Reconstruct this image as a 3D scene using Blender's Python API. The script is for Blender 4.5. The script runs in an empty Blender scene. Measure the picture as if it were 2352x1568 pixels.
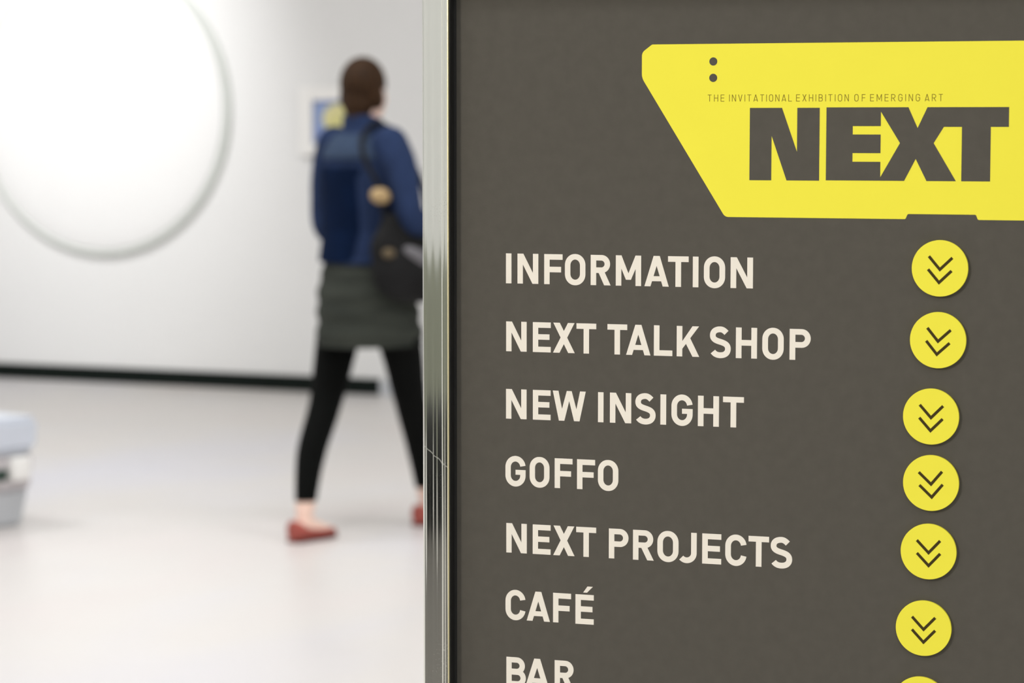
import bpy, bmesh, math, random
from mathutils import Vector, Matrix, geometry
from math import sin, cos, pi, radians as R
random.seed(4)
C = bpy.context.scene.collection
sc = bpy.context.scene

# ------------------------------------------------------------------ camera
cam_d = bpy.data.cameras.new('camera'); cam = bpy.data.objects.new('camera', cam_d); C.objects.link(cam)
cam_d.sensor_width = 36.0; cam_d.lens = 6000/2352*36.0
cam.location = (0, 0, 1.39)
cam.rotation_euler = (Matrix.Rotation(R(90-4.661), 3, 'X') @ Matrix.Rotation(R(0.0319), 3, 'Z')).to_euler()
cam_d.dof.use_dof = True; cam_d.dof.focus_distance = 2.17
cam_d.dof.aperture_fstop = (cam_d.lens/1000)/0.0124
cam_d.clip_end = 100
sc.camera = cam

# ------------------------------------------------------------------ world, lights, exposure
w = bpy.data.worlds.new('world'); sc.world = w; w.use_nodes = True
w.node_tree.nodes['Background'].inputs[0].default_value = (0.9, 0.95, 1, 1)
w.node_tree.nodes['Background'].inputs[1].default_value = 0.3
sc.view_settings.view_transform = 'Standard'; sc.view_settings.look = 'None'
sc.view_settings.gamma = 1.0; sc.view_settings.use_curve_mapping = False
sc.view_settings.exposure = 0.0
sc.cycles.use_denoising = True

YAW = R(23.42)                                  # the hall is turned against the camera
TX = Vector((cos(YAW), -sin(YAW), 0)); NY = Vector((sin(YAW), cos(YAW), 0))
def hall(x, y, z=0.0):                          # hall axes -> world
    return TX*x + NY*y + Vector((0, 0, z))
CEIL = 4.4
def area(name, loc, sx, sy, power, col=(1, 1, 1), aim=None, spread=None):
    l = bpy.data.lights.new(name, 'AREA'); l.shape = 'RECTANGLE'; l.size = sx; l.size_y = sy
    l.energy = power; l.color = col
    if spread: l.spread = spread
    o = bpy.data.objects.new(name, l); C.objects.link(o); o.location = loc
    if aim is None: o.rotation_euler = (0, 0, -YAW)
    else: o.rotation_euler = (Vector(aim)-Vector(loc)).to_track_quat('-Z', 'Y').to_euler()
    return o
def spot(name, loc, aim, power, ang, blend, size=0.08, col=(1, 1, 1)):
    l = bpy.data.lights.new(name, 'SPOT'); l.energy = power; l.spot_size = R(ang); l.spot_blend = blend
    l.shadow_soft_size = size; l.color = col
    o = bpy.data.objects.new(name, l); C.objects.link(o); o.location = loc
    o.rotation_euler = (Vector(aim)-Vector(loc)).to_track_quat('-Z', 'Y').to_euler()
    return o
WALLY = 12.213; B7X = -6.435                    # far wall line and the origin used for things on it (hall axes)
for i, x in enumerate((-10.5, -7.0, -3.5, 0.0, 3.0)):
    for j, y in enumerate((-3.5, 0.0, 3.5, 7.0)):
        area('ceiling_lamp', hall(x, y, CEIL-0.06), 1.5, 1.2, {-3.5: 36, 0.0: 27, 3.5: 32, 7.0: 70}[y], (0.985, 0.99, 1.0))
spot('disc_spotlight', hall(B7X-1.45, 9.4, 4.2), hall(B7X-1.40, WALLY, 1.80), 520, 46, 1.0, 0.1, (1, 1, 1))
area('sign_lamp', (-2.6, 0.2, 2.9), 0.34, 0.34, 8.4, (1, 0.94, 0.85), aim=(0.3, 2.1, 1.25), spread=R(70))

# ------------------------------------------------------------------ materials
def lin(c):
    return tuple((v/255/12.92 if v/255 <= 0.04045 else ((v/255+0.055)/1.055)**2.4) for v in c)
def mat(name, rgb, rough=0.6, metal=0.0, var=0.0, scale=20.0, bump=0.0, bscale=200.0, stretch=(1, 1, 1), rgb2=None, sheen=0.0, spec=0.5):
    m = bpy.data.materials.new(name); m.use_nodes = True
    nt = m.node_tree; b = nt.nodes['Principled BSDF']; L = nt.links
    b.inputs['Roughness'].default_value = rough; b.inputs['Metallic'].default_value = metal
    b.inputs['Specular IOR Level'].default_value = spec
    if sheen: b.inputs['Sheen Weight'].default_value = sheen
    c = lin(rgb)
    tc = nt.nodes.new('ShaderNodeTexCoord'); mp = nt.nodes.new('ShaderNodeMapping'); mp.inputs['Scale'].default_value = stretch
    L.new(tc.outputs['Object'], mp.inputs[0])
    n = nt.nodes.new('ShaderNodeTexNoise'); n.inputs['Scale'].default_value = scale; n.inputs['Detail'].default_value = 4
    L.new(mp.outputs[0], n.inputs[0])
    r = nt.nodes.new('ShaderNodeValToRGB'); r.color_ramp.elements[0].position = 0.3; r.color_ramp.elements[1].position = 0.7
    c2 = lin(rgb2) if rgb2 else tuple(min(1, v*(1+var)) for v in c)
    r.color_ramp.elements[0].color = (*[v*(1-var) if not rgb2 else v for v in c], 1); r.color_ramp.elements[1].color = (*c2, 1)
    L.new(n.outputs['Fac'], r.inputs[0]); L.new(r.outputs[0], b.inputs['Base Color'])
    if bump:
        n2 = nt.nodes.new('ShaderNodeTexNoise'); n2.inputs['Scale'].default_value = bscale; L.new(mp.outputs[0], n2.inputs[0])
        bp = nt.nodes.new('ShaderNodeBump'); bp.inputs['Strength'].default_value = bump; bp.inputs['Distance'].default_value = 0.002
        L.new(n2.outputs['Fac'], bp.inputs['Height']); L.new(bp.outputs[0], b.inputs['Normal'])
    return m
M = dict(
    wall=mat('white_wall_paint', (231, 231, 230), 0.75, var=0.01, scale=1.5, bump=0.1),
    greywall=mat('grey_wall_paint', (140, 142, 128), 0.7, var=0.04, scale=3),
    ceil=mat('ceiling_paint', (228, 227, 220), 0.85, var=0.01),
    skirting=mat('dark_green_skirting', (9, 19, 15), 0.6, var=0.1, scale=3, spec=0.15),
    disc=mat('white_disc_plaster', (238, 238, 237), 0.6, var=0.005, scale=4),
    rim=mat('grey_green_rim', (212, 216, 211), 0.5, var=0.03, scale=5),
    panel=mat('brown_grey_print', (82, 79, 72), 0.8, var=0.05, scale=90, bump=0.08, bscale=900, spec=0.15),
    yellow=mat('yellow_vinyl', (236, 227, 70), 0.7, var=0.006, scale=30, spec=0.15),
    cream=mat('cream_print', (233, 227, 214), 0.75, var=0.012, scale=60, spec=0.15),
    olive=mat('thin_olive_print', (128, 110, 38), 0.7, var=0.05, scale=900, spec=0.15),
    chev=mat('dark_olive_print', (62, 52, 22), 0.7, var=0.06, scale=300, spec=0.15),
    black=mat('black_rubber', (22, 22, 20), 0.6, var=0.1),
    bench=mat('black_leather', (20, 20, 20), 0.5, var=0.1),
    skin=mat('skin', (238, 204, 188), 0.5, var=0.04, scale=12, spec=0.3),
    hair=mat('dark_brown_hair', (48, 29, 10), 0.7, var=0.35, scale=60, stretch=(1, 1, 0.15), bump=0.4, bscale=120, spec=0.2),
    denim=mat('blue_denim', (37, 51, 82), 0.9, var=0.16, scale=14, bump=0.4, bscale=400, spec=0.15),
    denim_dark=mat('dark_navy_denim', (4, 21, 48), 0.9, spec=0.1, var=0.16, scale=14, bump=0.4, bscale=400),
    yoke=mat('faded_denim', (56, 70, 92), 0.9, spec=0.15, var=0.12, scale=14, bump=0.4, bscale=400),
    skirt=mat('grey_wool', (47, 50, 46), 0.95, spec=0.1, rgb2=(64, 67, 61), scale=5, stretch=(1, 1, 5), bump=0.5, bscale=60),
    legging=mat('black_leggings', (3, 4, 3), 0.9, var=0.2, scale=8, spec=0.15),
    shoe=mat('red_leather', (162, 76, 66), 0.5, var=0.1, scale=25),
    sole=mat('dark_red_sole', (90, 30, 26), 0.7, var=0.1),
    bag=mat('black_bag_cloth', (9, 9, 9), 0.7, spec=0.2, rgb2=(26, 26, 27), scale=7, bump=0.5, bscale=40),
    bag_grey=mat('grey_bag_highlight', (105, 103, 107), 0.6, var=0.1, scale=10),
    tan=mat('tan_leather', (172, 146, 104), 0.7, var=0.1, scale=20),
    tag=mat('brown_leather', (96, 82, 58), 0.7, var=0.1, scale=20),
    white=mat('white_plastic', (244, 243, 240), 0.4, var=0.01),
    eye=mat('eye_white', (235, 232, 228), 0.3, var=0.02), iris=mat('dark_iris', (50, 34, 22), 0.3, var=0.1),
    lips=mat('lips', (176, 92, 84), 0.5, var=0.05), pblue=mat('blue_print', (146, 166, 204), 0.6, rgb2=(134, 152, 204), scale=8),
    pyellow=mat('pale_yellow_print', (226, 218, 172), 0.6, rgb2=(212, 208, 128), scale=12),
    lid=mat('pale_blue_grey_plastic', (212, 218, 229), 0.35, var=0.03, scale=4),
    boxgrey=mat('mid_grey_plastic', (192, 195, 199), 0.5, var=0.03, scale=4),
    band=mat('pale_grey_plastic', (205, 200, 202), 0.45, var=0.02, scale=4),
    dark=mat('dark_green_slot', (40, 62, 52), 0.6, var=0.1),
)
def floor_mat():
    m = bpy.data.materials.new('polished_pale_floor'); m.use_nodes = True
    nt = m.node_tree; L = nt.links; b = nt.nodes['Principled BSDF']
    tc = nt.nodes.new('ShaderNodeTexCoord')
    mp = nt.nodes.new('ShaderNodeMapping'); mp.inputs['Scale'].default_value = (1.0, 0.5, 1); L.new(tc.outputs['Object'], mp.inputs[0])
    n = nt.nodes.new('ShaderNodeTexNoise'); n.inputs['Scale'].default_value = 0.75; n.inputs['Detail'].default_value = 3; L.new(mp.outputs[0], n.inputs[0])
    r = nt.nodes.new('ShaderNodeValToRGB'); e = r.color_ramp.elements
    e[0].position = 0.32; e[0].color = (*lin((219, 210, 208)), 1)
    e[1].position = 0.70; e[1].color = (*lin((212, 211, 219)), 1)
    k = e.new(0.5); k.color = (*lin((217, 213, 210)), 1)
    L.new(n.outputs['Fac'], r.inputs[0]); L.new(r.outputs[0], b.inputs['Base Color'])
    b.inputs['Roughness'].default_value = 0.33; b.inputs['Specular IOR Level'].default_value = 0.4
    n2 = nt.nodes.new('ShaderNodeTexNoise'); n2.inputs['Scale'].default_value = 3; L.new(tc.outputs['Object'], n2.inputs[0])
    mr = nt.nodes.new('ShaderNodeMapRange'); mr.inputs[3].default_value = 0.28; mr.inputs[4].default_value = 0.42
    L.new(n2.outputs['Fac'], mr.inputs[0]); L.new(mr.outputs[0], b.inputs['Roughness'])
    return m
M['floor'] = floor_mat()
def chrome_mat():
    m = bpy.data.materials.new('worn_chrome'); m.use_nodes = True
    nt = m.node_tree; L = nt.links; b = nt.nodes['Principled BSDF']; N = nt.nodes.new
    b.inputs['Metallic'].default_value = 1.0; b.inputs['Base Color'].default_value = (0.96, 0.975, 0.91, 1)
    tc = N('ShaderNodeTexCoord')
    n = N('ShaderNodeTexNoise'); n.inputs['Scale'].default_value = 900; n.inputs['Detail'].default_value = 3; L.new(tc.outputs['Object'], n.inputs[0])
    big = N('ShaderNodeTexNoise'); big.inputs['Scale'].default_value = 9; L.new(tc.outputs['Object'], big.inputs[0])
    mul = N('ShaderNodeMath'); mul.operation = 'MULTIPLY'; L.new(n.outputs['Fac'], mul.inputs[0]); L.new(big.outputs['Fac'], mul.inputs[1])
    pit = N('ShaderNodeMapRange'); pit.inputs[1].default_value = 0.37; pit.inputs[2].default_value = 0.46; L.new(mul.outputs[0], pit.inputs[0])
    # a slanting scuff across the post
    sx = N('ShaderNodeSeparateXYZ'); L.new(tc.outputs['Object'], sx.inputs[0])
    k = N('ShaderNodeMath'); k.operation = 'MULTIPLY'; k.inputs[1].default_value = 0.9; L.new(sx.outputs['X'], k.inputs[0])
    a = N('ShaderNodeMath'); a.operation = 'ADD'; L.new(sx.outputs['Z'], a.inputs[0]); L.new(k.outputs[0], a.inputs[1])
    wn = N('ShaderNodeTexNoise'); wn.inputs['Scale'].default_value = 150; L.new(tc.outputs['Object'], wn.inputs[0])
    w2 = N('ShaderNodeMath'); w2.operation = 'MULTIPLY'; w2.inputs[1].default_value = 0.005; L.new(wn.outputs['Fac'], w2.inputs[0])
    a2 = N('ShaderNodeMath'); a2.operation = 'ADD'; L.new(a.outputs[0], a2.inputs[0]); L.new(w2.outputs[0], a2.inputs[1])
    s = N('ShaderNodeMath'); s.operation = 'SUBTRACT'; s.inputs[1].default_value = SCUFF; L.new(a2.outputs[0], s.inputs[0])
    ab = N('ShaderNodeMath'); ab.operation = 'ABSOLUTE'; L.new(s.outputs[0], ab.inputs[0])
    sm = N('ShaderNodeMapRange'); sm.inputs[1].default_value = 0.0011; sm.inputs[2].default_value = 0.0003; L.new(ab.outputs[0], sm.inputs[0])
    mx = N('ShaderNodeMath'); mx.operation = 'MAXIMUM'; L.new(pit.outputs[0], mx.inputs[0]); L.new(sm.outputs[0], mx.inputs[1])
    ro = N('ShaderNodeMapRange'); ro.inputs[3].default_value = 0.055; ro.inputs[4].default_value = 0.24; L.new(mx.outputs[0], ro.inputs[0])
    L.new(ro.outputs[0], b.inputs['Roughness'])
    return m
SCUFF = 1.117 - 0.9*0.065 + 0.0025 + 0.064
M['chrome'] = chrome_mat()
M['brass'] = mat('pale_brass_edge', (232, 222, 176), 0.3, metal=0.6, var=0.03, scale=40)

# ------------------------------------------------------------------ mesh helpers
def link(name, bm_or_me, m, parent=None, smooth=None, loc=None):
    if isinstance(bm_or_me, bmesh.types.BMesh):
        bmesh.ops.recalc_face_normals(bm_or_me, faces=bm_or_me.faces[:])
        me = bpy.data.meshes.new(name); bm_or_me.to_mesh(me); bm_or_me.free()
    else: me = bm_or_me
    o = bpy.data.objects.new(name, me); C.objects.link(o)
    if m is not None: me.materials.clear(); me.materials.append(m)
    if parent: o.parent = parent
    if loc is not None: o.location = loc
    if smooth is not None:
        for p in me.polygons: p.use_smooth = True
        if smooth < 179: me.set_sharp_from_angle(angle=R(smooth))
    return o
def empty(name, loc=(0, 0, 0), rz=0.0, label=None, cat=None, group=None):
    o = bpy.data.objects.new(name, None); C.objects.link(o); o.location = loc; o.rotation_euler = (0, 0, rz)
    o.empty_display_size = 0.1
    tag(o, label, cat, group); return o
def tag(o, label=None, cat=None, group=None, kind=None):
    if label: o['label'] = label
    if cat: o['category'] = cat
    if group: o['group'] = group
    if kind: o['kind'] = kind
    return o
def box(bm, x0, x1, y0, y1, z0, z1, bev=0.0, xf=None):
    g = bmesh.ops.create_cube(bm, size=1.0); vs = g['verts']
    for v in vs:
        v.co = Vector((x0+(v.co.x+.5)*(x1-x0), y0+(v.co.y+.5)*(y1-y0), z0+(v.co.z+.5)*(z1-z0)))
    if bev:
        es = list({e for v in vs for e in v.link_edges})
        r = bmesh.ops.bevel(bm, geom=es, offset=bev, segments=3, affect='EDGES', profile=0.5)
        vs = list({v for v in r['verts']} | {v for v in vs if v.is_valid})
    if xf is not None:
        for v in vs: v.co = xf @ v.co
def loft(bm, rings, cap=True, n=24):
    """rings: (centre, axis_u, axis_v) with half-size vectors"""
    R_ = []
    for c, u, v in rings:
        c = Vector(c); R_.append([bm.verts.new(c + u*cos(2*pi*i/n) + v*sin(2*pi*i/n)) for i in range(n)])
    for a, b in zip(R_, R_[1:]):
        for i in range(n): bm.faces.new((a[i], a[(i+1) % n], b[(i+1) % n], b[i]))
    if cap:
        bm.faces.new(R_[0][::-1]); bm.faces.new(R_[-1])
def hloft(bm, rows, n=28, cap=True):           # rows (cx, cy, z, rx, ry)
    loft(bm, [((x, y, z), Vector((rx, 0, 0)), Vector((0, ry, 0))) for x, y, z, rx, ry in rows], cap, n)
def tube(bm, pts, rad, n=16, flat=1.0, sub=6):
    """smooth tapered limb through pts"""
    P = [Vector(p) for p in pts]; out = []
    for i in range(len(P)-1):
        p0 = P[max(i-1, 0)]; p1 = P[i]; p2 = P[i+1]; p3 = P[min(i+2, len(P)-1)]
        for k in range(sub):
            t = k/sub
            q = 0.5*((2*p1)+(p2-p0)*t+(2*p0-5*p1+4*p2-p3)*t*t+(3*p1-p0-3*p2+p3)*t**3)
            out.append((q, rad[i]*(1-t)+rad[i+1]*t))
    out.append((P[-1], rad[-1]))
    up = None; rings = []
    for i, (q, r) in enumerate(out):
        d = (out[min(i+1, len(out)-1)][0]-out[max(i-1, 0)][0]).normalized()
        if up is None:
            up = Vector((0, 0, 1)) if abs(d.z) < 0.9 else Vector((1, 0, 0))
        u = (up - d*up.dot(d)).normalized(); v = d.cross(u); up = u
        rings.append((q, u*r, v*r*flat))
    loft(bm, rings, True, n)
    for q, r in (out[0], out[-1]): ball(bm, q, (r, r, r), seg=n)
def ball(bm, c, r, rot=None, seg=20):
    g = bmesh.ops.create_uvsphere(bm, u_segments=seg, v_segments=max(8, seg//2), radius=1.0)
    mt = Matrix.Translation(Vector(c)) @ (rot.to_4x4() if rot else Matrix.Identity(4)) @ Matrix.Diagonal((*r, 1))
    for v in g['verts']: v.co = mt @ v.co
def fuse(bm, voxel, smooth_it=4, cut=None):
    """fuse overlapping volumes into one continuous surface"""
    me = bpy.data.meshes.new('tmp'); bm.to_mesh(me); bm.free()
    o = bpy.data.objects.new('tmp', me); C.objects.link(o)
    r = o.modifiers.new('r', 'REMESH'); r.mode = 'VOXEL'; r.voxel_size = voxel
    s = o.modifiers.new('s', 'SMOOTH'); s.iterations = smooth_it; s.factor = 0.5
    dg = bpy.context.evaluated_depsgraph_get()
    out = bpy.data.meshes.new_from_object(o.evaluated_get(dg))
    bpy.data.objects.remove(o); bpy.data.meshes.remove(me)
    if cut:
        b = bmesh.new(); b.from_mesh(out)
        for co, no in cut:
            g = bmesh.ops.bisect_plane(b, geom=b.verts[:]+b.edges[:]+b.faces[:], plane_co=co, plane_no=no, clear_outer=True)
            es = [e for e in g['geom_cut'] if isinstance(e, bmesh.types.BMEdge)]
            if es: bmesh.ops.holes_fill(b, edges=es, sides=0)
        b.to_mesh(out); b.free()
    return out
# flat artwork from outlines: kept = inside any 'add' and outside every 'sub'
def flat_art(adds, subs, thick, y0=0.0):
    V = []; F = []
    for p in list(adds)+list(subs):
        if sum(p[i-1][0]*p[i][1]-p[i][0]*p[i-1][1] for i in range(len(p))) < 0: p = list(p)[::-1]   # counter-clockwise
        i0 = len(V); V += [Vector(q)*1000 for q in p]; F.append(list(range(i0, len(V))))
    na = len(adds)
    vs, es, fs, ov, oe, of = geometry.delaunay_2d_cdt(V, [], F, 0, 1e-5)
    keep = [f for f, o in zip(fs, of) if any(k < na for k in o) and not any(k >= na for k in o)]
    bm = bmesh.new(); bv = [bm.verts.new((v.x/1000, y0, v.y/1000)) for v in vs]
    for f in keep:
        try: bm.faces.new([bv[i] for i in f])
        except ValueError: pass
    for v in [v for v in bm.verts if not v.link_faces]: bm.verts.remove(v)
    bmesh.ops.recalc_face_normals(bm, faces=bm.faces[:])
    g = bmesh.ops.extrude_face_region(bm, geom=bm.faces[:])
    bmesh.ops.translate(bm, vec=(0, -thick, 0), verts=[e for e in g['geom'] if isinstance(e, bmesh.types.BMVert)])
    return bm

# ------------------------------------------------------------------ the hall
X0, X1, Y0, Y1 = -14.0, 5.5, -6.2, WALLY
def slab(name, m, x0, x1, y0, y1, z0, z1, parent=None):
    bm = bmesh.new(); box(bm, x0, x1, y0, y1, z0, z1)
    o = link(name, bm, m, parent)
    if not parent: o.rotation_euler = (0, 0, -YAW); o['kind'] = 'structure'
    return o
slab('floor', M['floor'], X0-.2, X1+.2, Y0-.2, Y1+.2, -0.1, 0)
slab('ceiling', M['ceil'], X0-.2, X1+.2, Y0-.2, Y1+.2, CEIL, CEIL+0.1)
slab('wall_far', M['wall'], X0, X1, Y1, Y1+.2, 0, CEIL)
slab('wall_left', M['wall'], X0-.2, X0, Y0-.2, Y1+.2, 0, CEIL)
slab('wall_right', M['wall'], X1, X1+.2, Y0-.2, Y1+.2, 0, CEIL)
slab('wall_near', M['wall'], X0, X1, Y0-.2, Y0, 0, CEIL)
slab('trim_1', M['greywall'], X0, X1, Y0, Y0+.03, 0, 0.85)
slab('baseboard_far', M['skirting'], X0, B7X+0.395, Y1-0.014, Y1, 0, 0.084)
slab('trim_2', M['boxgrey'], B7X+0.395, X1, Y1-0.012, Y1, 0, 0.075)

# ------------------------------------------------------------------ white disc on the far wall
d = empty('wall_disc', hall(B7X-1.285, Y1, 1.497), -YAW, 'large round white wall piece with thin grey green rim, left of walking person', 'wall art')
bm = bmesh.new(); n = 96
prof = [(0.0, -0.052), (0.25, -0.051), (0.5, -0.048), (0.66, -0.042), (0.74, -0.036), (0.765, -0.030), (0.768, 0.0)]
rows = [[bm.verts.new((r*cos(2*pi*i/n), y, r*sin(2*pi*i/n))) for i in range(n)] for r, y in prof[1:]]
c0 = bm.verts.new((0, prof[0][1], 0))
for i in range(n): bm.faces.new((c0, rows[0][i], rows[0][(i+1) % n]))
for a, b in zip(rows, rows[1:]):
    for i in range(n): bm.faces.new((a[i], b[i], b[(i+1) % n], a[(i+1) % n]))
link('face', bm, M['disc'], d, 50)
bm = bmesh.new()
prof = [(0.768, 0.0), (0.768, -0.022), (0.774, -0.030), (0.79, -0.032), (0.802, -0.026), (0.806, -0.012), (0.806, 0.0)]
rows = [[bm.verts.new((r*cos(2*pi*i/n), y, r*sin(2*pi*i/n))) for i in range(n)] for r, y in prof]
for a, b in zip(rows, rows[1:]+rows[:1]):
    for i in range(n): bm.faces.new((a[i], b[i], b[(i+1) % n], a[(i+1) % n]))
link('rim', bm, M['rim'], d, 50)

# ------------------------------------------------------------------ framed picture behind the person
p = empty('framed_picture', hall(B7X+0.15, Y1, 1.43), -YAW, 'small white framed blue and yellow print on far wall behind the person\'s head', 'picture')
bm = bmesh.new()
for (a, b, c, e) in ((-.205, -.13, -.18, .18), (.13, .205, -.18, .18), (-.13, .13, .105, .18), (-.13, .13, -.18, -.12)):
    box(bm, a, b, -0.045, 0, c, e, 0.004)
link('frame', bm, M['white'], p)
bm = bmesh.new(); box(bm, -.13, .13, -0.02, -0.004, -.12, .105); pr = link('print', bm, M['pblue'], p)
bm = flat_art([[(0.5*0.24*cos(t)*(.8)+0.02 - 0.0, 0.012+0.085*sin(t)*(1 if sin(t) < 0 else 0.9)) for t in [2*pi*i/24 for i in range(24)]]], [], 0.002, -0.02)
link('yellow_shape', bm, M['pyellow'], pr)

# ------------------------------------------------------------------ storage box, lower left
YB = R(42)
sb = empty('storage_box', (-1.703, 9.107, 0), 0, 'pale grey plastic storage box with bluish lid and white clips, at left edge on floor', 'box')
fx = Vector((-sin(R(39)), -cos(R(39)), 0)); bx_ = Vector((-cos(R(39)), sin(R(39)), 0))
XF = Matrix(((fx.x, bx_.x, 0, 0), (fx.y, bx_.y, 0, 0), (0, 0, 1, 0), (0, 0, 0, 1)))
def taper(bm, a0, a1, z0, z1, Lx=0.62, Ly=0.44, bev=0.012):   # a0/a1 outward offset bottom/top
    g = bmesh.ops.create_cube(bm, size=1.0)
    for v in g['verts']:
        z = z1 if v.co.z > 0 else z0; a = a1 if v.co.z > 0 else a0
        v.co = Vector(((-a if v.co.x < 0 else Lx+a), (-a if v.co.y < 0 else Ly+a), z))
    bmesh.ops.bevel(bm, geom=list({e for v in g['verts'] for e in v.link_edges}), offset=bev, segments=3, affect='EDGES')
    bmesh.ops.transform(bm, matrix=XF, verts=bm.verts[:])
bm = bmesh.new(); taper(bm, -0.012, 0.006, 0.0, 0.135); link('body', bm, M['boxgrey'], sb, 40)
bm = bmesh.new(); taper(bm, 0.012, 0.02, 0.128, 0.255); link('upper_band', bm, M['band'], sb, 40)
bm = bmesh.new(); taper(bm, 0.030, 0.036, 0.262, 0.385, bev=0.02); link('lid', bm, M['lid'], sb, 40)
bm = bmesh.new(); taper(bm, 0.012, 0.012, 0.25, 0.266); link('lid_seam', bm, M['boxgrey'], sb, 40)
for k, xx in enumerate((0.015, 0.175, 0.42)):
    bm = bmesh.new(); box(bm, xx, xx+0.085, -0.045, -0.01, 0.165, 0.25, 0.012); bmesh.ops.transform(bm, matrix=XF, verts=bm.verts[:])
    cl = link('clip', bm, M['white'], sb, 40)
bm = bmesh.new(); box(bm, 0.108, 0.165, -0.03, -0.012, 0.17, 0.21, 0.008); bmesh.ops.transform(bm, matrix=XF, verts=bm.verts[:])
link('slot', bm, M['dark'], sb, 40)

# ------------------------------------------------------------------ bench seen only in the chrome
be = empty('gallery_bench', (-4.42, -3.02, 0.012), R(-40), 'low black bench that shows only as dark reflection in the chrome post', 'bench')
bm = bmesh.new(); box(bm, -1.5, 1.5, -.25, .25, 0.10, 0.42, 0.03); link('seat', bm, M['bench'], be, 40)
bm = bmesh.new(); box(bm, -1.4, 1.4, -.2, .2, 0.0, 0.10, 0.005); link('plinth', bm, M['black'], be, 40)

fm = bmesh.new(); box(fm, -1.5, 1.5, -1.6, 1.6, 0.0, 0.012, 0.004)
fm = link('floor_mat', fm, mat('dark_grey_mat', (104, 100, 96), 0.9, var=0.1, scale=30, bump=0.5), None, 40, (-3.57, -1.91, 0)); fm.rotation_euler = (0, 0, R(-40))
tag(fm, 'dark grey floor mat that shows only in lower chrome post reflection', 'mat')

# ------------------------------------------------------------------ the directory sign
SY = R(19.177)
S = empty('directory_sign', (0, 2.2, 0), -SY, 'tall brown grey directory sign in chrome frame with cream lettering and yellow logo', 'sign')
PL, PR_, PB, PT = -0.0550, 0.5000, 0.20, 1.5030          # panel visible opening
bm = bmesh.new(); box(bm, PL-.01, PR_+.01, 0.0, 0.006, PB-.01, PT+.01); link('panel', bm, M['panel'], S)
bm = bmesh.new(); box(bm, PL-.012, PR_+.012, 0.006, 0.016, PB-.012, PT+.012); link('back_panel', bm, M['black'], S)
# chrome upright: extruded profile across its 24 mm face
def post_profile(w_):
    P = [(0, 0.018), (0, -0.0088), (0.0004, -0.0098), (0.0012, -0.0105)]
    x = 0.002
    while x <= 0.0181:
        P.append((x, -0.0110 + 0.00013*cos(2*pi*(x-0.002)/0.0066) - 0.00010*sin(2*pi*(x-.002)/0.034)))
        x += 0.0005
    P += [(0.0184, -0.01075), (0.0187, -0.01035), (0.0195, -0.0102), (0.0205, -0.01025), (0.0210, -0.0105), (0.0213, -0.0109)]
    P += [(0.0222, -0.0109), (0.0224, -0.0109), (w_, -0.0107), (w_, 0.018)]
    return P
def extrude_profile(P, z0, z1, flip=False, W=0.0242, mitre=False):
    bm = bmesh.new(); a = []; b = []
    for x, y in P:
        xx = W-x if flip else x
        a.append(bm.verts.new((xx, y, z0))); b.append(bm.verts.new((xx, y, z1)))
    k = len(P)
    for i in range(k): bm.faces.new((a[i], a[(i+1) % k], b[(i+1) % k], b[i]))
    bm.faces.new(a); bm.faces.new(b[::-1]); return bm
PX0 = -0.0773
prof = post_profile(0.0234)
link('frame_post', extrude_profile(prof, 0.02, PT+.0242), M['chrome'], S, 35, (PX0, 0, 0))
link('frame_post', extrude_profile(prof, 0.02, PT+.0242, True), M['chrome'], S, 35, (PR_-0.002, 0, 0))
for zz, nm in ((PT, 'frame_rail'), (PB-0.0242, 'frame_rail')):
    bm = bmesh.new(); box(bm, PX0+0.0234, PR_-0.002+0.0008, -0.0106, 0.018, zz, zz+0.0242, 0.0008); link(nm, bm, M['chrome'], S, 35)
for xx in (PX0+0.0232, PR_-0.0032):                       # pale lip along the inner edge of each upright
    bm = bmesh.new(); box(bm, xx, xx+0.0012, -0.0114, -0.0095, PB, PT, 0.0003); link('edge_lip', bm, M['brass'], S, 35)
for xx in (PX0+0.0243, PR_-0.0045):                       # black wall and strip in the frame gap, standing in for the shadow there
    bm = bmesh.new(); box(bm, xx, xx+0.0010, -0.0096, -0.0003, PB, PT, 0.0001); box(bm, xx-(.0 if xx < 0 else .0032), xx+(.0033 if xx < 0 else .001), -0.0006, -0.0001, PB, PT); link('edge_gap_shade', bm, M['black'], S, 35)
for xx in (PX0+0.0117, PR_+0.010):
    bm = bmesh.new(); box(bm, xx-.03, xx+.03, -.20, .20, 0.0, 0.02, 0.006); link('foot', bm, M['chrome'], S, 35)

# --- lettering. each glyph: outlines in cap-height units for a given width
def ell(cx, cy, rx, ry, a0, a1, n=14):
    return [(cx+rx*cos(R(a0+(a1-a0)*i/n)), cy+ry*sin(R(a0+(a1-a0)*i/n))) for i in range(n+1)]
def stroke(path, s):
    P = [Vector(p) for p in path]; Q = [P[0]]
    for q in P[1:]:
        if (q-Q[-1]).length > 1e-4: Q.append(q)
    L_, R2 = [], []
    for i, q in enumerate(Q):
        d0 = (Q[i]-Q[i-1]).normalized() if i else None
        d1 = (Q[i+1]-Q[i]).normalized() if i < len(Q)-1 else None
        dd = (d0 or d1) if (d0 is None or d1 is None) else (d0+d1).normalized()
        k = 1.0 if (d0 is None or d1 is None) else 1/max(0.5, dd.dot(d0))
        nn = Vector((-dd.y, dd.x))*s/2*k
        L_.append(tuple(q+nn)); R2.append(tuple(q-nn))
    return [L_+R2[::-1]]
def rect(x0, y0, x1, y1): return [(x0, y0), (x1, y0), (x1, y1), (x0, y1)]
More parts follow.
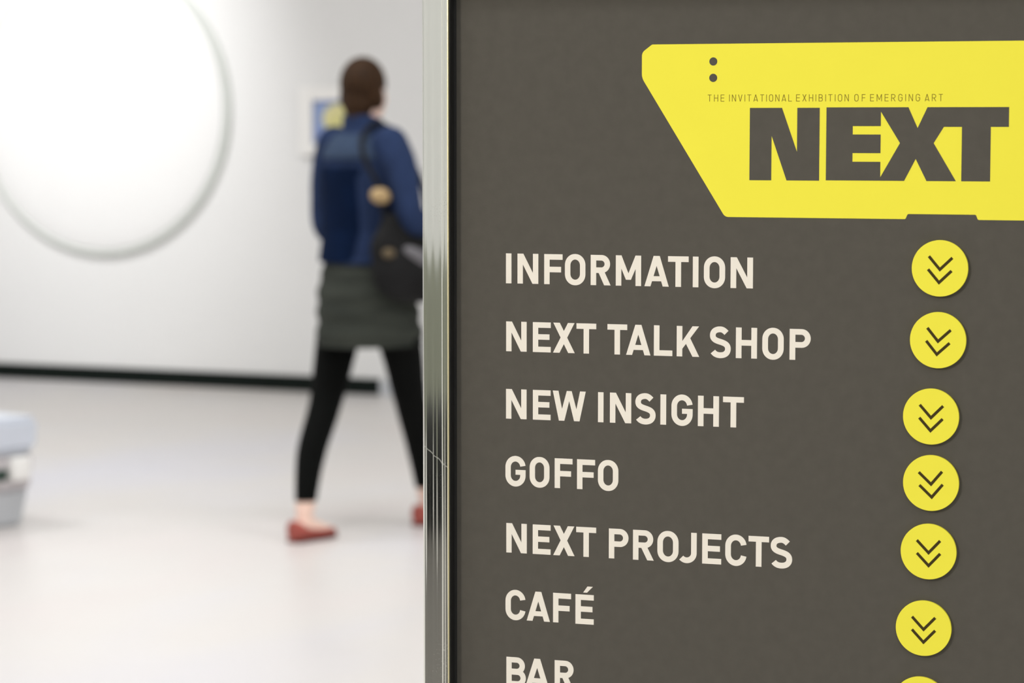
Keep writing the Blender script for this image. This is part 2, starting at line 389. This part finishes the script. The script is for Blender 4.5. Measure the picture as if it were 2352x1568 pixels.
def rrect(x0, y0, x1, y1, rx, ry, n=12):
    return (ell(x1-rx, y1-ry, rx, ry, 0, 90, n)+ell(x0+rx, y1-ry, rx, ry, 90, 180, n) +
            ell(x0+rx, y0+ry, rx, ry, 180, 270, n)+ell(x1-rx, y0+ry, rx, ry, 270, 360, n))
def glyph(ch, w, s=0.19, acc=False):
    h = s/2; hb = s*0.97; A = []; D = []; o = 0.018
    if ch == 'I': A = [rect(0, 0, w, 1)]
    elif ch == 'N': A = [rect(0, 0, s, 1), rect(w-s, 0, w, 1), [(0, 1), (s*1.08, 1), (w, 0), (w-s*1.08, 0)]]
    elif ch == 'F': A = [rect(0, 0, s, 1), rect(0, 1-hb, w, 1), rect(0, .49-hb/2, w*.92, .49+hb/2)]
    elif ch == 'E': A = [rect(0, 0, s, 1), rect(0, 1-hb, w, 1), rect(0, 0, w, hb), rect(0, .51-hb/2, w*.93, .51+hb/2)]
    elif ch == 'L': A = [rect(0, 0, s, 1), rect(0, 0, w, hb)]
    elif ch == 'H': A = [rect(0, 0, s, 1), rect(w-s, 0, w, 1), rect(0, .505-hb/2, w, .505+hb/2)]
    elif ch == 'T': A = [rect(0, 1-hb, w, 1), rect(w/2-h, 0, w/2+h, 1)]
    elif ch == 'O':
        r = w/2*.97; A = [rrect(0, -o, w, 1+o, r, r*1.06)]; D = [rrect(s, hb-o, w-s, 1-hb+o, w/2-s, (w/2-s)*1.15)]
    elif ch in 'PRB':
        yb = {'P': .395, 'R': .405, 'B': .50-hb*.42}[ch]; w1 = w-.02 if ch == 'R' else (w-.035 if ch == 'B' else w)
        def bowl(x1, a, b):
            r = (b-a)/2; ri = max(.02, r-hb)
            A.append([(s*.5, a), (x1-r*.98, a)]+ell(x1-r*.98, (a+b)/2, r*.98, r, -90, 90, 20)+[(s*.5, b)])
            D.append([(s, a+hb), (x1-r, a+hb)]+ell(x1-s-ri, (a+b)/2, ri, ri, -90, 90, 16)+[(s, b-hb)])
        bowl(w1, yb, 1)
        if ch == 'B': bowl(w, 0, .50+hb*.46)
        A.append(rect(0, 0, s, 1))
        if ch == 'R': A.append([(w*.36, yb+.06), (w*.36+s*1.15, yb+.06), (w, 0), (w-s*1.17, 0)])
    elif ch == 'M':
        c = w/2; a = s*.45
        A = [rect(0, 0, s, 1), rect(w-s, 0, w, 1), [(0, 1), (s*1.02, 1), (c+a, .2), (c-a, .2)], [(w, 1), (w-s*1.02, 1), (c-a, .2), (c+a, .2)]]
    elif ch == 'A':
        c = w/2; a = s*.55; b = s*1.08; k = (c-a); yt = (c-b)/k
        A = [[(0, 0), (w, 0), (c+a, 1), (c-a, 1)]]
        D = [[(b, 0), (w-b, 0), (w-b-k*.17, .17), (b+k*.17, .17)], [(b+k*(.17+hb*.9), .17+hb*.9), (w-b-k*(.17+hb*.9), .17+hb*.9), (c, min(yt, .97))]]
    elif ch == 'X': A = [[(0.01, 1), (.01+s*1.2, 1), (w, 0), (w-s*1.2, 0)], [(w-.01, 1), (w-.01-s*1.2, 1), (0, 0), (s*1.2, 0)]]
    elif ch == 'V': A = [[(0, 1), (s*1.08, 1), (w/2+s*.5, 0), (w/2-s*.5, 0)], [(w, 1), (w-s*1.08, 1), (w/2-s*.5, 0), (w/2+s*.5, 0)]]
    elif ch == 'W':
        a, b = w*.27, w*.73; q = s*.5; t = s*.45
        A = [[(0, 1), (s*1.05, 1), (a+q, 0), (a-q, 0)], [(w/2-t, 1), (w/2+t, 1), (a+q, 0), (a-q, 0)],
             [(w/2-t, 1), (w/2+t, 1), (b+q, 0), (b-q, 0)], [(w-s*1.05, 1), (w, 1), (b+q, 0), (b-q, 0)]]
    elif ch == 'K':
        A = [rect(0, 0, s, 1), [(w-s*1.22, 1), (w-.01, 1), (s*.95, .24), (s*.95, .49)], [(w*.38, .46), (w*.38+s*.62, .70), (w, 0), (w-s*1.2, 0)]]
    elif ch == 'S':
        a = w/2-h; cx = w/2; yT = 1+o-h; yB = h-o
        K = [(cx+.80*a, .812), (cx+.52*a, .885), (cx+.3*a, yT), (cx, yT), (cx-.60*a, yT), (cx-.98*a, .85), (cx-.98*a, .722),
             (cx-.98*a, .595), (cx-.58*a, .555), (cx, .515), (cx+.62*a, .47), (cx+a, .425), (cx+a, .290),
             (cx+a, .155), (cx+.6*a, yB), (cx, yB), (cx-.4*a, yB), (cx-.72*a, .112), (cx-.95*a, .192)]
        P = []
        for q in range(0, 18, 3):
            p0, p1, p2, p3 = [Vector(v) for v in K[q:q+4]]
            P += [tuple((1-t)**3*p0+3*t*(1-t)**2*p1+3*t*t*(1-t)*p2+t**3*p3) for t in [v/9 for v in range(10)]]
        A = stroke(P, s)
    elif ch == 'C':
        rx = w/2-h; ry = rx*1.08; P = ell(w/2, 1+o-h-ry, rx, ry, 8, 180, 22)+ell(w/2, h-o+ry, rx, ry, 180, 352, 22)
        A = stroke(P, s)
    elif ch == 'G':
        rx = w/2-h; ry = rx*1.08; P = ell(w/2, 1+o-h-ry, rx, ry, 8, 180, 22)+ell(w/2, h-o+ry, rx, ry, 180, 360, 22)+[(w-h, .55)]
        A = stroke(P, s)+[rect(w*.50, .55-hb*.9, w-h, .55)]
    elif ch == 'J':
        r = min(.25, (w-s)*.62); cx = w-h-r
        A = stroke([(w-h, 1)]+ell(cx, h-o+r, r, r, 0, -90, 12)+ell(cx, h-o+r, r, r, -90, -138, 8), s)
    if acc: A.append([(w*.42, 1.07), (w*.42+.135, 1.07), (w*.42+.34, 1.28), (w*.42+.15, 1.28)])
    return A, D
CAP = 25.25
LINES = [
 ('INFORMATION', 1259.79, [('I', -5.4, -0.5), ('N', 4.9, 23.4), ('F', 28.6, 44.8), ('O', 46.9, 64.9), ('R', 69.5, 86.9), ('M', 91.4, 113.3), ('A', 116.2, 137.1), ('T', 136.4, 154.0), ('I', 157.6, 162.4), ('O', 167.0, 185.0), ('N', 189.6, 208.4)]),
 ('NEXT TALK SHOP', 1202.31, [('N', -5.2, 13.1), ('E', 18.6, 34.5), ('X', 36.5, 55.7), ('T', 57.2, 74.5), ('T', 84.3, 101.5), ('A', 100.6, 121.7), ('L', 124.6, 140.5), ('K', 144.2, 163.5), ('S', 172.4, 190.2), ('H', 194.5, 212.3), ('O', 216.7, 234.6), ('P', 239.5, 257.0)]),
 ('NEW INSIGHT', 1145.02, [('N', -5.3, 13.1), ('E', 18.7, 34.5), ('W', 36.4, 65.5), ('I', 76.3, 81.1), ('N', 86.7, 105.3), ('S', 108.7, 126.4), ('I', 130.5, 135.5), ('G', 140.0, 158.2), ('H', 162.7, 180.6), ('T', 184.0, 201.7)]),
 ('GOFFO', 1087.78, [('G', -5.8, 12.3), ('O', 15.9, 33.6), ('F', 38.2, 54.0), ('F', 58.0, 73.9), ('O', 76.4, 94.3)]),
 ('NEXT PROJECTS', 1030.52, [('N', -5.0, 13.4), ('E', 18.7, 34.7), ('X', 37.0, 56.0), ('T', 57.4, 75.0), ('P', 86.2, 103.4), ('R', 107.3, 125.4), ('O', 128.5, 146.8), ('J', 147.6, 162.4), ('E', 167.1, 183.4), ('C', 186.8, 204.9), ('T', 206.5, 223.8), ('S', 225.1, 243.3)]),
 ('CAF\u00c9', 973.05, [('C', -5.7, 12.3), ('A', 13.4, 34.2), ('F', 37.0, 53.0), ('\u00c9', 56.9, 73.1)]),
 ('BAR', 915.4, [('B', -4.9, 12.7), ('A', 12.0, 33.7), ('R', 38.5, 55.9)]),
]
for txt, z0, gl in LINES:
    adds, subs_all = [], []; bm_all = None
    me_v = bmesh.new()
    for ch, a, b in gl:
        A, D = glyph('E' if ch == '\u00c9' else ch, (b-a)/CAP, 0.19 if ch != 'I' else (b-a)/CAP, ch == '\u00c9')
        f = lambda p: ((a + p[0]*CAP)/1000, (z0 + p[1]*CAP)/1000)
        g = flat_art([[f(q) for q in pl] for pl in A], [[f(q) for q in pl] for pl in D], 0.00012)
        tmp = bpy.data.meshes.new('t'); g.to_mesh(tmp); g.free(); me_v.from_mesh(tmp); bpy.data.meshes.remove(tmp)
    o = link('lettering', me_v, M['cream'], S); o['label'] = 'cream lettering reading ' + txt

# --- yellow logo
def rounded(P, r, n=5):
    out = []; k = len(P)
    for i, p_ in enumerate(P):
        p_ = Vector(p_); a = Vector(P[i-1])-p_; b = Vector(P[(i+1) % k])-p_; rr = min(r[i] if isinstance(r, list) else r, a.length*.4, b.length*.4)
        if rr < 1e-6: out.append(tuple(p_)); continue
        s0 = p_+a.normalized()*rr; s1 = p_+b.normalized()*rr
        for j in range(n+1):
            t = j/n; out.append(tuple((1-t)**2*s0+2*t*(1-t)*p_+t*t*s1))
    return out
mm = lambda P: [(x/1000, y/1000) for x, y in P]
logo = [(121.9, 1458.8), (499.5, 1458.8), (499.5, 1317.9), (391.0, 1317.9), (389.3, 1322.0), (334.9, 1322.0), (333.1, 1317.9), (184.5, 1317.9), (113.2, 1431.5), (113.2, 1452.3)]
lg = link('logo', flat_art([rounded(mm(logo), [.001, 0, 0, .001, .001, .001, .001, .003, .0035, .003])], [], 0.0002), M['yellow'], S)
lg['label'] = 'yellow angular logo patch with dark lettering'
Nn = [(204.8, 1406.7), (231.5, 1406.7), (244.15, 1371.3), (244.15, 1406.7), (262.6, 1406.7), (262.6, 1348.1), (235.7, 1348.1), (223.05, 1384.1), (223.05, 1348.1), (204.8, 1348.1)]
EXT = [(268.1, 1407.0), (334.5, 1407.0), (342.0, 1390.5), (349.7, 1407.0), (414.2, 1407.0), (414.2, 1391.4), (400.1, 1391.4), (400.1, 1348.4), (377.3, 1348.4), (377.3, 1391.4), (363.0, 1391.4), (355.0, 1378.5), (373.1, 1348.4), (349.6, 1348.4), (340.8, 1365.9), (331.7, 1348.4), (268.1, 1348.4)]
hole = [(312.4, 1403.5), (328.0, 1378.5), (312.4, 1351.2), (312.4, 1363.5), (289.7, 1363.5), (289.7, 1370.4), (312.4, 1370.4), (312.4, 1385.3), (289.7, 1385.3), (289.7, 1392.0), (312.4, 1392.0)]
o = link('lettering', flat_art([mm(Nn), mm(EXT)], [mm(hole)], 0.0001, -0.0002), M['panel'], lg); o['label'] = 'heavy brown grey lettering reading NEXT'
for zz in (1444.5, 1431.2):
    link('dot', flat_art([mm([(173.85+3.35*cos(2*pi*i/40), zz+3.35*sin(2*pi*i/40)) for i in range(40)])], [], 0.0001, -0.0002), M['panel'], lg)
WD = dict(I=.08, N=.60, F=.52, E=.54, L=.50, H=.60, T=.58, O=.60, P=.58, R=.60, B=.60, M=.74, A=.66, X=.60, V=.62, G=.60)
tg = bmesh.new()
for word, a, b in (('THE', 169.3, 183.3), ('INVITATIONAL', 187.4, 239.5), ('EXHIBITION', 243.1, 286.2), ('OF', 290.7, 299.7), ('EMERGING', 303.5, 343.6), ('ART', 347.4, 361.8)):
    ws = [WD[c] for c in word]; cap = 5.65; gap = ((b-a)/cap-sum(ws))/(len(word)-1); x = a
    for c, wd in zip(word, ws):
        A, D = glyph(c, wd, 0.085)
        zz = 1411.95-(x-169.3)*0.001
        f = lambda p: ((x+p[0]*cap)/1000, (zz+p[1]*cap)/1000)
        g = flat_art([[f(q) for q in pl] for pl in A], [[f(q) for q in pl] for pl in D], 0.0001, -0.0002)
        tmp = bpy.data.meshes.new('t'); g.to_mesh(tmp); g.free(); tg.from_mesh(tmp); bpy.data.meshes.remove(tmp)
        x += (wd+gap)*cap
o = link('lettering', tg, M['olive'], lg); o['label'] = 'tiny thin lettering reading THE INVITATIONAL EXHIBITION OF EMERGING ART'

# --- stick-on discs with double chevrons
def make_disc():
    bm = bmesh.new(); n = 96; r = 22.5/1000
    prof = [(r-.0001, 0.0), (r, -0.0001), (r, -0.0025), (r-.00015, -0.00265)]
    rows = [[bm.verts.new((q*cos(2*pi*i/n), y, q*sin(2*pi*i/n))) for i in range(n)] for q, y in prof]
    for a, b in zip(rows, rows[1:]):
        for i in range(n): bm.faces.new((a[i], b[i], b[(i+1) % n], a[(i+1) % n]))
    bm.faces.new(rows[0]); bm.faces.new(rows[-1])
    return bm
rt = None
DISCS = [(361.7, 1279.1, -3.0, 'beside INFORMATION, topmost of the column'), (361.0, 1221.7, -4.3, 'beside NEXT TALK SHOP, second from top'),
         (356.2, 1160.2, -1.4, 'beside NEW INSIGHT, third from top'), (356.9, 1106.6, 3.6, 'beside GOFFO, fourth from top'),
         (355.7, 1051.0, 0.9, 'beside NEXT PROJECTS, fifth from top'), (352.5, 988.4, 0.3, 'beside CAF\u00c9, sixth from top'),
         (350.5, 926.1, 0.0, 'beside BAR, cut by bottom edge')]
src = None
for x, z, rot, lab in DISCS:
    loc = Matrix.Rotation(-SY, 3, 'Z') @ Vector((x/1000, -0.0002, z/1000)) + Vector((0, 2.2, 0))
    if src is None:
        src = link('arrow_disc', make_disc(), M['yellow'], None, 40); D_ = src; kids = []
        for dz in (0.0, -10.45):
            P = [(-9.3, 9.1+dz), (0.1, -0.9+dz), (9.5, 9.1+dz)]
            kids.append(link('chevron', flat_art([pl for pl in [[(a_[0]/1000, a_[1]/1000) for a_ in poly] for poly in stroke(P, 2.3)]], [], 0.00008, -0.00265), M['chev'], src))
    else:
        D_ = src.copy(); C.objects.link(D_)
        for k in kids:
            c = k.copy(); C.objects.link(c); c.parent = D_
    D_.location = loc
    D_.rotation_euler = (Matrix.Rotation(-SY, 3, 'Z') @ Matrix.Rotation(R(-rot), 3, 'Y')).to_euler()
    tag(D_, 'yellow disc with double chevron on sign '+lab, 'disc', 'yellow chevron discs on the sign')

# ------------------------------------------------------------------ the walking person (x right, y forward, z up)
PB_ = Vector((-0.509, 8.95, 0)); PHI = R(48)
PP = empty('person', PB_, -PHI, 'person walking right, dark hair, blue denim jacket, grey skirt, black leggings, red flats', 'person')
HR = Matrix.Rotation(R(24), 3, 'Z')                         # head turned a little
HC = Vector((-0.012, 0.018, 1.512))
def hd(x, y, z): return HC + HR @ Vector((x, y, z))
bm = bmesh.new()
hloft(bm, [(0, 0, .79, .13, .10), (0, 0, .84, .158, .115), (0, -.005, .90, .16, .112), (0, 0, .98, .132, .092), (0, 0, 1.04, .118, .085), (0, 0, 1.12, .128, .092),
           (0, 0, 1.22, .142, .10), (0, 0, 1.29, .148, .092), (0, -.003, 1.34, .125, .072), (0, 0, 1.375, .07, .055), (0, .008, 1.40, .05, .05), (0, .018, 1.47, .046, .048)])
# head
ball(bm, hd(0, -.01, .02), (.072, .090, .092), HR, 28)
loft(bm, [(hd(0, .035, -.015), HR @ Vector((.062, 0, 0)), HR @ Vector((0, .052, 0))), (hd(0, .042, -.06), HR @ Vector((.050, 0, 0)), HR @ Vector((0, .042, 0))),
          (hd(0, .052, -.093), HR @ Vector((.026, 0, 0)), HR @ Vector((0, .024, 0)))], True, 20)
ball(bm, hd(0, .068, -.085), (.018, .016, .014), HR, 12)
tube(bm, [hd(0, .078, .02), hd(0, .094, -.018), hd(0, .098, -.03)], [.007, .010, .012], 10)
for s_ in (-1, 1):
    ball(bm, hd(s_*.034, .062, -.022), (.02, .018, .016), HR, 12)      # cheek
    ball(bm, hd(s_*.070, -.005, -.008), (.008, .018, .030), HR, 12)    # ear
# legs
LEGS = {-1: [(-.085, -.0, .86), (-.078, -.055, .66), (-.063, -.12, .45), (-.03, -.21, .28), (.018, -.275, .085)],
        1: [(.087, .005, .86), (.10, .078, .66), (.088, .135, .45), (.05, .215, .27), (.01, .275, .085)]}
LR = [.076, .072, .052, .046, .028]
for s_, P in LEGS.items(): tube(bm, P, LR, 20)
FEET = {-1: (Vector((.018, -.280, 0)), R(10)), 1: (Vector((.01, .275, 0)), R(8))}
FS = 0.84
def foot_ring(s_, rows):
    o_, an = FEET[s_]; m3 = Matrix.Rotation(an, 3, 'Z')
    return [(o_+m3 @ Vector((x, y*FS, z)), m3 @ Vector((rx, 0, 0)), Vector((0, 0, rz))) for x, y, z, rx, rz in rows]
for s_ in (-1, 1):
    loft(bm, foot_ring(s_, [(0, -.05, .035, .018, .016), (0, -.03, .045, .028, .028), (0, .0, .055, .032, .040), (0, .04, .048, .034, .032), (0, .09, .036, .038, .022), (0, .14, .028, .036, .014), (0, .168, .022, .020, .010)]), True, 18)
# arms: (shoulder, elbow, wrist)
ARMS = {1: [(.150, -.005, 1.335), (.195, .0, 1.27), (.225, .0, 1.18), (.245, .02, 1.075), (.225, .13, 1.085), (.195, .245, 1.105)],
        -1: [(-.150, -.005, 1.335), (-.185, -.005, 1.26), (-.197, -.01, 1.16), (-.197, .0, 1.04), (-.175, .11, 1.01), (-.13, .215, 1.02)]}
AR = [.052, .047, .042, .036, .032, .023]
for s_, P in ARMS.items(): tube(bm, P, AR, 16)
def hand(bm, wrist, fwd, side, palm_n):
    """palm, four unequal bent fingers and a thumb from the palm's side"""
    wv = Vector(wrist); f = fwd.normalized(); s = side.normalized(); nn = palm_n.normalized()
    loft(bm, [(wv+f*-.01, s*.022, nn*.018), (wv+f*.02, s*.030, nn*.016), (wv+f*.055, s*.039, nn*.014), (wv+f*.085, s*.038, nn*.011)], True, 16)
    for k, ln in enumerate((.068, .078, .072, .056)):
        base = wv+f*.08+s*(.0285-.019*k); dd = (f+s*(.10-.07*k)).normalized()
        a = base+dd*ln*.45+nn*.006; b = a+(dd*.75+nn*.6).normalized()*ln*.32; c = b+(dd*.35+nn*.9).normalized()*ln*.26
        tube(bm, [base-dd*.02, a, b, c], [.0088, .0084, .0076, .0066], 8, sub=3)
    t0 = wv+f*.022+s*.026; t1 = t0+(f*.7+s*.8+nn*.3).normalized()*.035; t2 = t1+(f+s*.3+nn*.5).normalized()*.028
    tube(bm, [t0, t1, t2], [.012, .010, .0082], 8, sub=3)
hand(bm, ARMS[1][-1], Vector((-.15, 1, .12)), Vector((-.3, 0, 1)), Vector((-1, -.1, -.3)))
hand(bm, ARMS[-1][-1], Vector((.35, 1, .05)), Vector((.3, 0, 1)), Vector((1, -.3, -.3)))
body = link('body', fuse(bm, 0.0042, 4), M['skin'], PP, 180)
for s_ in (-1, 1):
    bm = bmesh.new(); ball(bm, hd(s_*.029, .069, .006), (.012, .011, .010), HR, 14); e = link('eye', bm, M['eye'], PP, 180)
    bm = bmesh.new(); ball(bm, hd(s_*.029, .0785, .006), (.0055, .003, .0055), HR, 12); link('iris', bm, M['iris'], e, 180)
bm = bmesh.new(); ball(bm, hd(0, .086, -.056), (.021, .007, .0045), HR, 14); ball(bm, hd(0, .085, -.064), (.017, .008, .005), HR, 14); link('mouth', bm, M['lips'], PP, 180)
# hair: cap over skull and a low knot at the nape
bm = bmesh.new()
ball(bm, hd(0, -.014, .030), (.077, .092, .093), HR, 28)
ball(bm, hd(0, -.050, -.035), (.054, .050, .070), HR, 20)
ball(bm, hd(0, -.058, -.085), (.034, .034, .048), HR, 16)
for s_ in (-1, 1): ball(bm, hd(s_*.058, -.02, -.015), (.022, .040, .045), HR, 14)
me = fuse(bm, 0.005, 4)
b2 = bmesh.new(); b2.from_mesh(me)                          # open the hairline over the face
iv = HR.inverted()
kill = []
for v in b2.verts:
    q = iv @ (v.co-HC)
    if q.y > 0.045+0.55*max(0, q.z-0.045) and q.z < 0.085: kill.append(v)
bmesh.ops.delete(b2, geom=kill, context='VERTS'); b2.to_mesh(me); b2.free()
link('hair', me, M['hair'], PP, 180)
# jacket: dark lower back, faded yoke, sleeves
def sleeve(bm, s_, ext):
    P = [Vector(q) for q in ARMS[s_]][:ext]; tube(bm, P, [.064, .058, .052, .047, .042, .036][:ext], 18)
bm = bmesh.new()
hloft(bm, [(.004, -.004, .925, .160, .135), (0, -.004, .96, .156, .128), (0, 0, 1.04, .148, .116), (0, 0, 1.12, .152, .118), (0, 0, 1.22, .163, .122), (0, 0, 1.30, .166, .112),
           (0, -.002, 1.345, .140, .092), (0, 0, 1.385, .084, .072), (0, .005, 1.425, .066, .066)])
for s_ in (-1, 1): sleeve(bm, s_, 6)
jk = link('jacket', fuse(bm, 0.006, 5, [((0, 0, .932), (0, 0, -1)), ((0, -.01, 1.428), (0, .25, 1))]), M['denim'], PP, 40)
jk['label'] = 'blue denim jacket'
bm = bmesh.new()                                            # faded yoke across the shoulders
hloft(bm, [(0, -.004, 1.285, .165, .122), (0, -.004, 1.32, .158, .112), (0, -.004, 1.352, .132, .095), (0, -.004, 1.372, .100, .084)])
link('yoke', fuse(bm, 0.006, 4, [((0, .03, 1.3), (0, 1, 0))]), M['yoke'], jk, 40)
bm = bmesh.new()
hloft(bm, [(-.010, -.012, .935, .150, .134), (-.010, -.012, 1.04, .140, .116), (-.010, -.012, 1.14, .144, .118), (-.010, -.012, 1.26, .154, .120)])
link('back_panel', fuse(bm, 0.006, 4, [((0, .0, 1.3), (0, 1, 0))]), M['denim_dark'], jk, 40)
bm = bmesh.new(); hloft(bm, [(0, .002, 1.375, .080, .074), (0, .0, 1.40, .073, .070), (0, -.002, 1.435, .070, .068)]); link('collar', fuse(bm, 0.006, 3, [((0, 0, 1.43), (0, .3, 1))]), M['denim'], jk, 40)
# skirt with shallow horizontal folds
bm = bmesh.new(); rows = []
for k in range(26):
    t = k/25; z = .985-.335*t
    q = .004*sin(t*31)*(0.4+t)
    rows.append((0.016*t, 0.018*t, z, .140+.042*min(1, t*2.4)-.006*t+q-.004*t, 1.06*(.108+.028*min(1, t*2)+.045*t)+q))
bmx = bm; hloft(bmx, rows, 40, cap=True)
link('skirt', bmx, M['skirt'], PP, 60)
# leggings
bm = bmesh.new()
for s_, P in LEGS.items():
    tube(bm, P, [.080, .075, .056, .050, .031], 22)
hloft(bm, [(0, 0, .76, .13, .10), (0, 0, .84, .160, .12), (0, 0, .93, .150, .110)])
link('leggings', fuse(bm, 0.006, 3, [((0, 0, .135), (0, 0, -1))]), M['legging'], PP, 60)
# flat shoes
for s_ in (-1, 1):
    bm = bmesh.new()
    rows = foot_ring(s_, [(0, -.074, .036, .014, .030), (0, -.064, .040, .030, .038), (0, -.03, .036, .037, .034), (0, .02, .028, .036, .024), (0, .06, .027, .039, .022), (0, .10, .026, .043, .022), (0, .14, .023, .040, .019), (0, .170, .018, .026, .014), (0, .183, .014, .010, .008)])
    loft(bm, rows, True, 22)
    sh = link('shoe', fuse(bm, 0.005, 3, [((0, 0, .006), (0, 0, -1))]), M['shoe'], PP, 50)
    bm = bmesh.new(); o_, an = FEET[s_]; m3 = Matrix.Rotation(an, 3, 'Z')
    out = [(.036, -.055), (.038, .02), (.045, .10), (.038, .15), (.018, .183), (0, .190), (-.018, .183), (-.038, .15), (-.045, .10), (-.038, .02), (-.036, -.055), (-.018, -.072), (.018, -.072)]
    va = [bm.verts.new(o_+m3 @ Vector((x*.95, y*FS, 0))) for x, y in out]; vb = [bm.verts.new(o_+m3 @ Vector((x*.95, y*FS, .008))) for x, y in out]
    for i in range(len(out)): bm.faces.new((va[i], va[(i+1) % len(out)], vb[(i+1) % len(out)], vb[i]))
    bm.faces.new(va); bm.faces.new(vb[::-1])
    link('sole', bm, M['sole'], sh)

# ------------------------------------------------------------------ shoulder bag
BG = empty('shoulder_bag', PB_, -PHI, 'slouchy black shoulder bag with tan trim hanging at right hip of walking person', 'bag')
bm = bmesh.new()
rt_ = Matrix.Rotation(R(8), 3, 'X')
ball(bm, (.215, .03, .93), (.062, .165, .125), rt_, 26)
ball(bm, (.215, -.02, .99), (.045, .120, .100), rt_, 22)
ball(bm, (.225, .08, .90), (.060, .120, .100), rt_, 22)
ball(bm, (.212, -.045, 1.06), (.030, .055, .050), rt_, 14)
link('pouch', fuse(bm, 0.007, 6), M['bag'], BG, 180)
bm = bmesh.new(); ball(bm, (.262, .055, .945), (.022, .105, .030), Matrix.Rotation(R(-26), 3, 'X'), 18); link('side_highlight', bm, M['bag_grey'], BG, 180)  # grey patch that puts the pouch's highlight into colour
bm = bmesh.new(); ball(bm, (.205, -.092, 1.165), (.030, .038, .028), Matrix.Rotation(R(-12), 3, 'X'), 14); link('strap_tab', bm, M['tan'], BG, 180)
bm = bmesh.new(); ball(bm, (.252, -.095, .975), (.014, .026, .017), None, 12); link('tag', bm, M['tag'], BG, 180)
bm = bmesh.new(); tube(bm, [(.212, -.06, 1.06), (.208, -.098, 1.16), (.196, -.10, 1.21), (.150, -.115, 1.29), (.105, -.085, 1.365), (.092, -.01, 1.405), (.098, .07, 1.37), (.120, .125, 1.27), (.18, .135, 1.14), (.215, .11, 1.0)],
                       [.009]*10, 12); link('strap', bm, M['bag'], BG, 180)
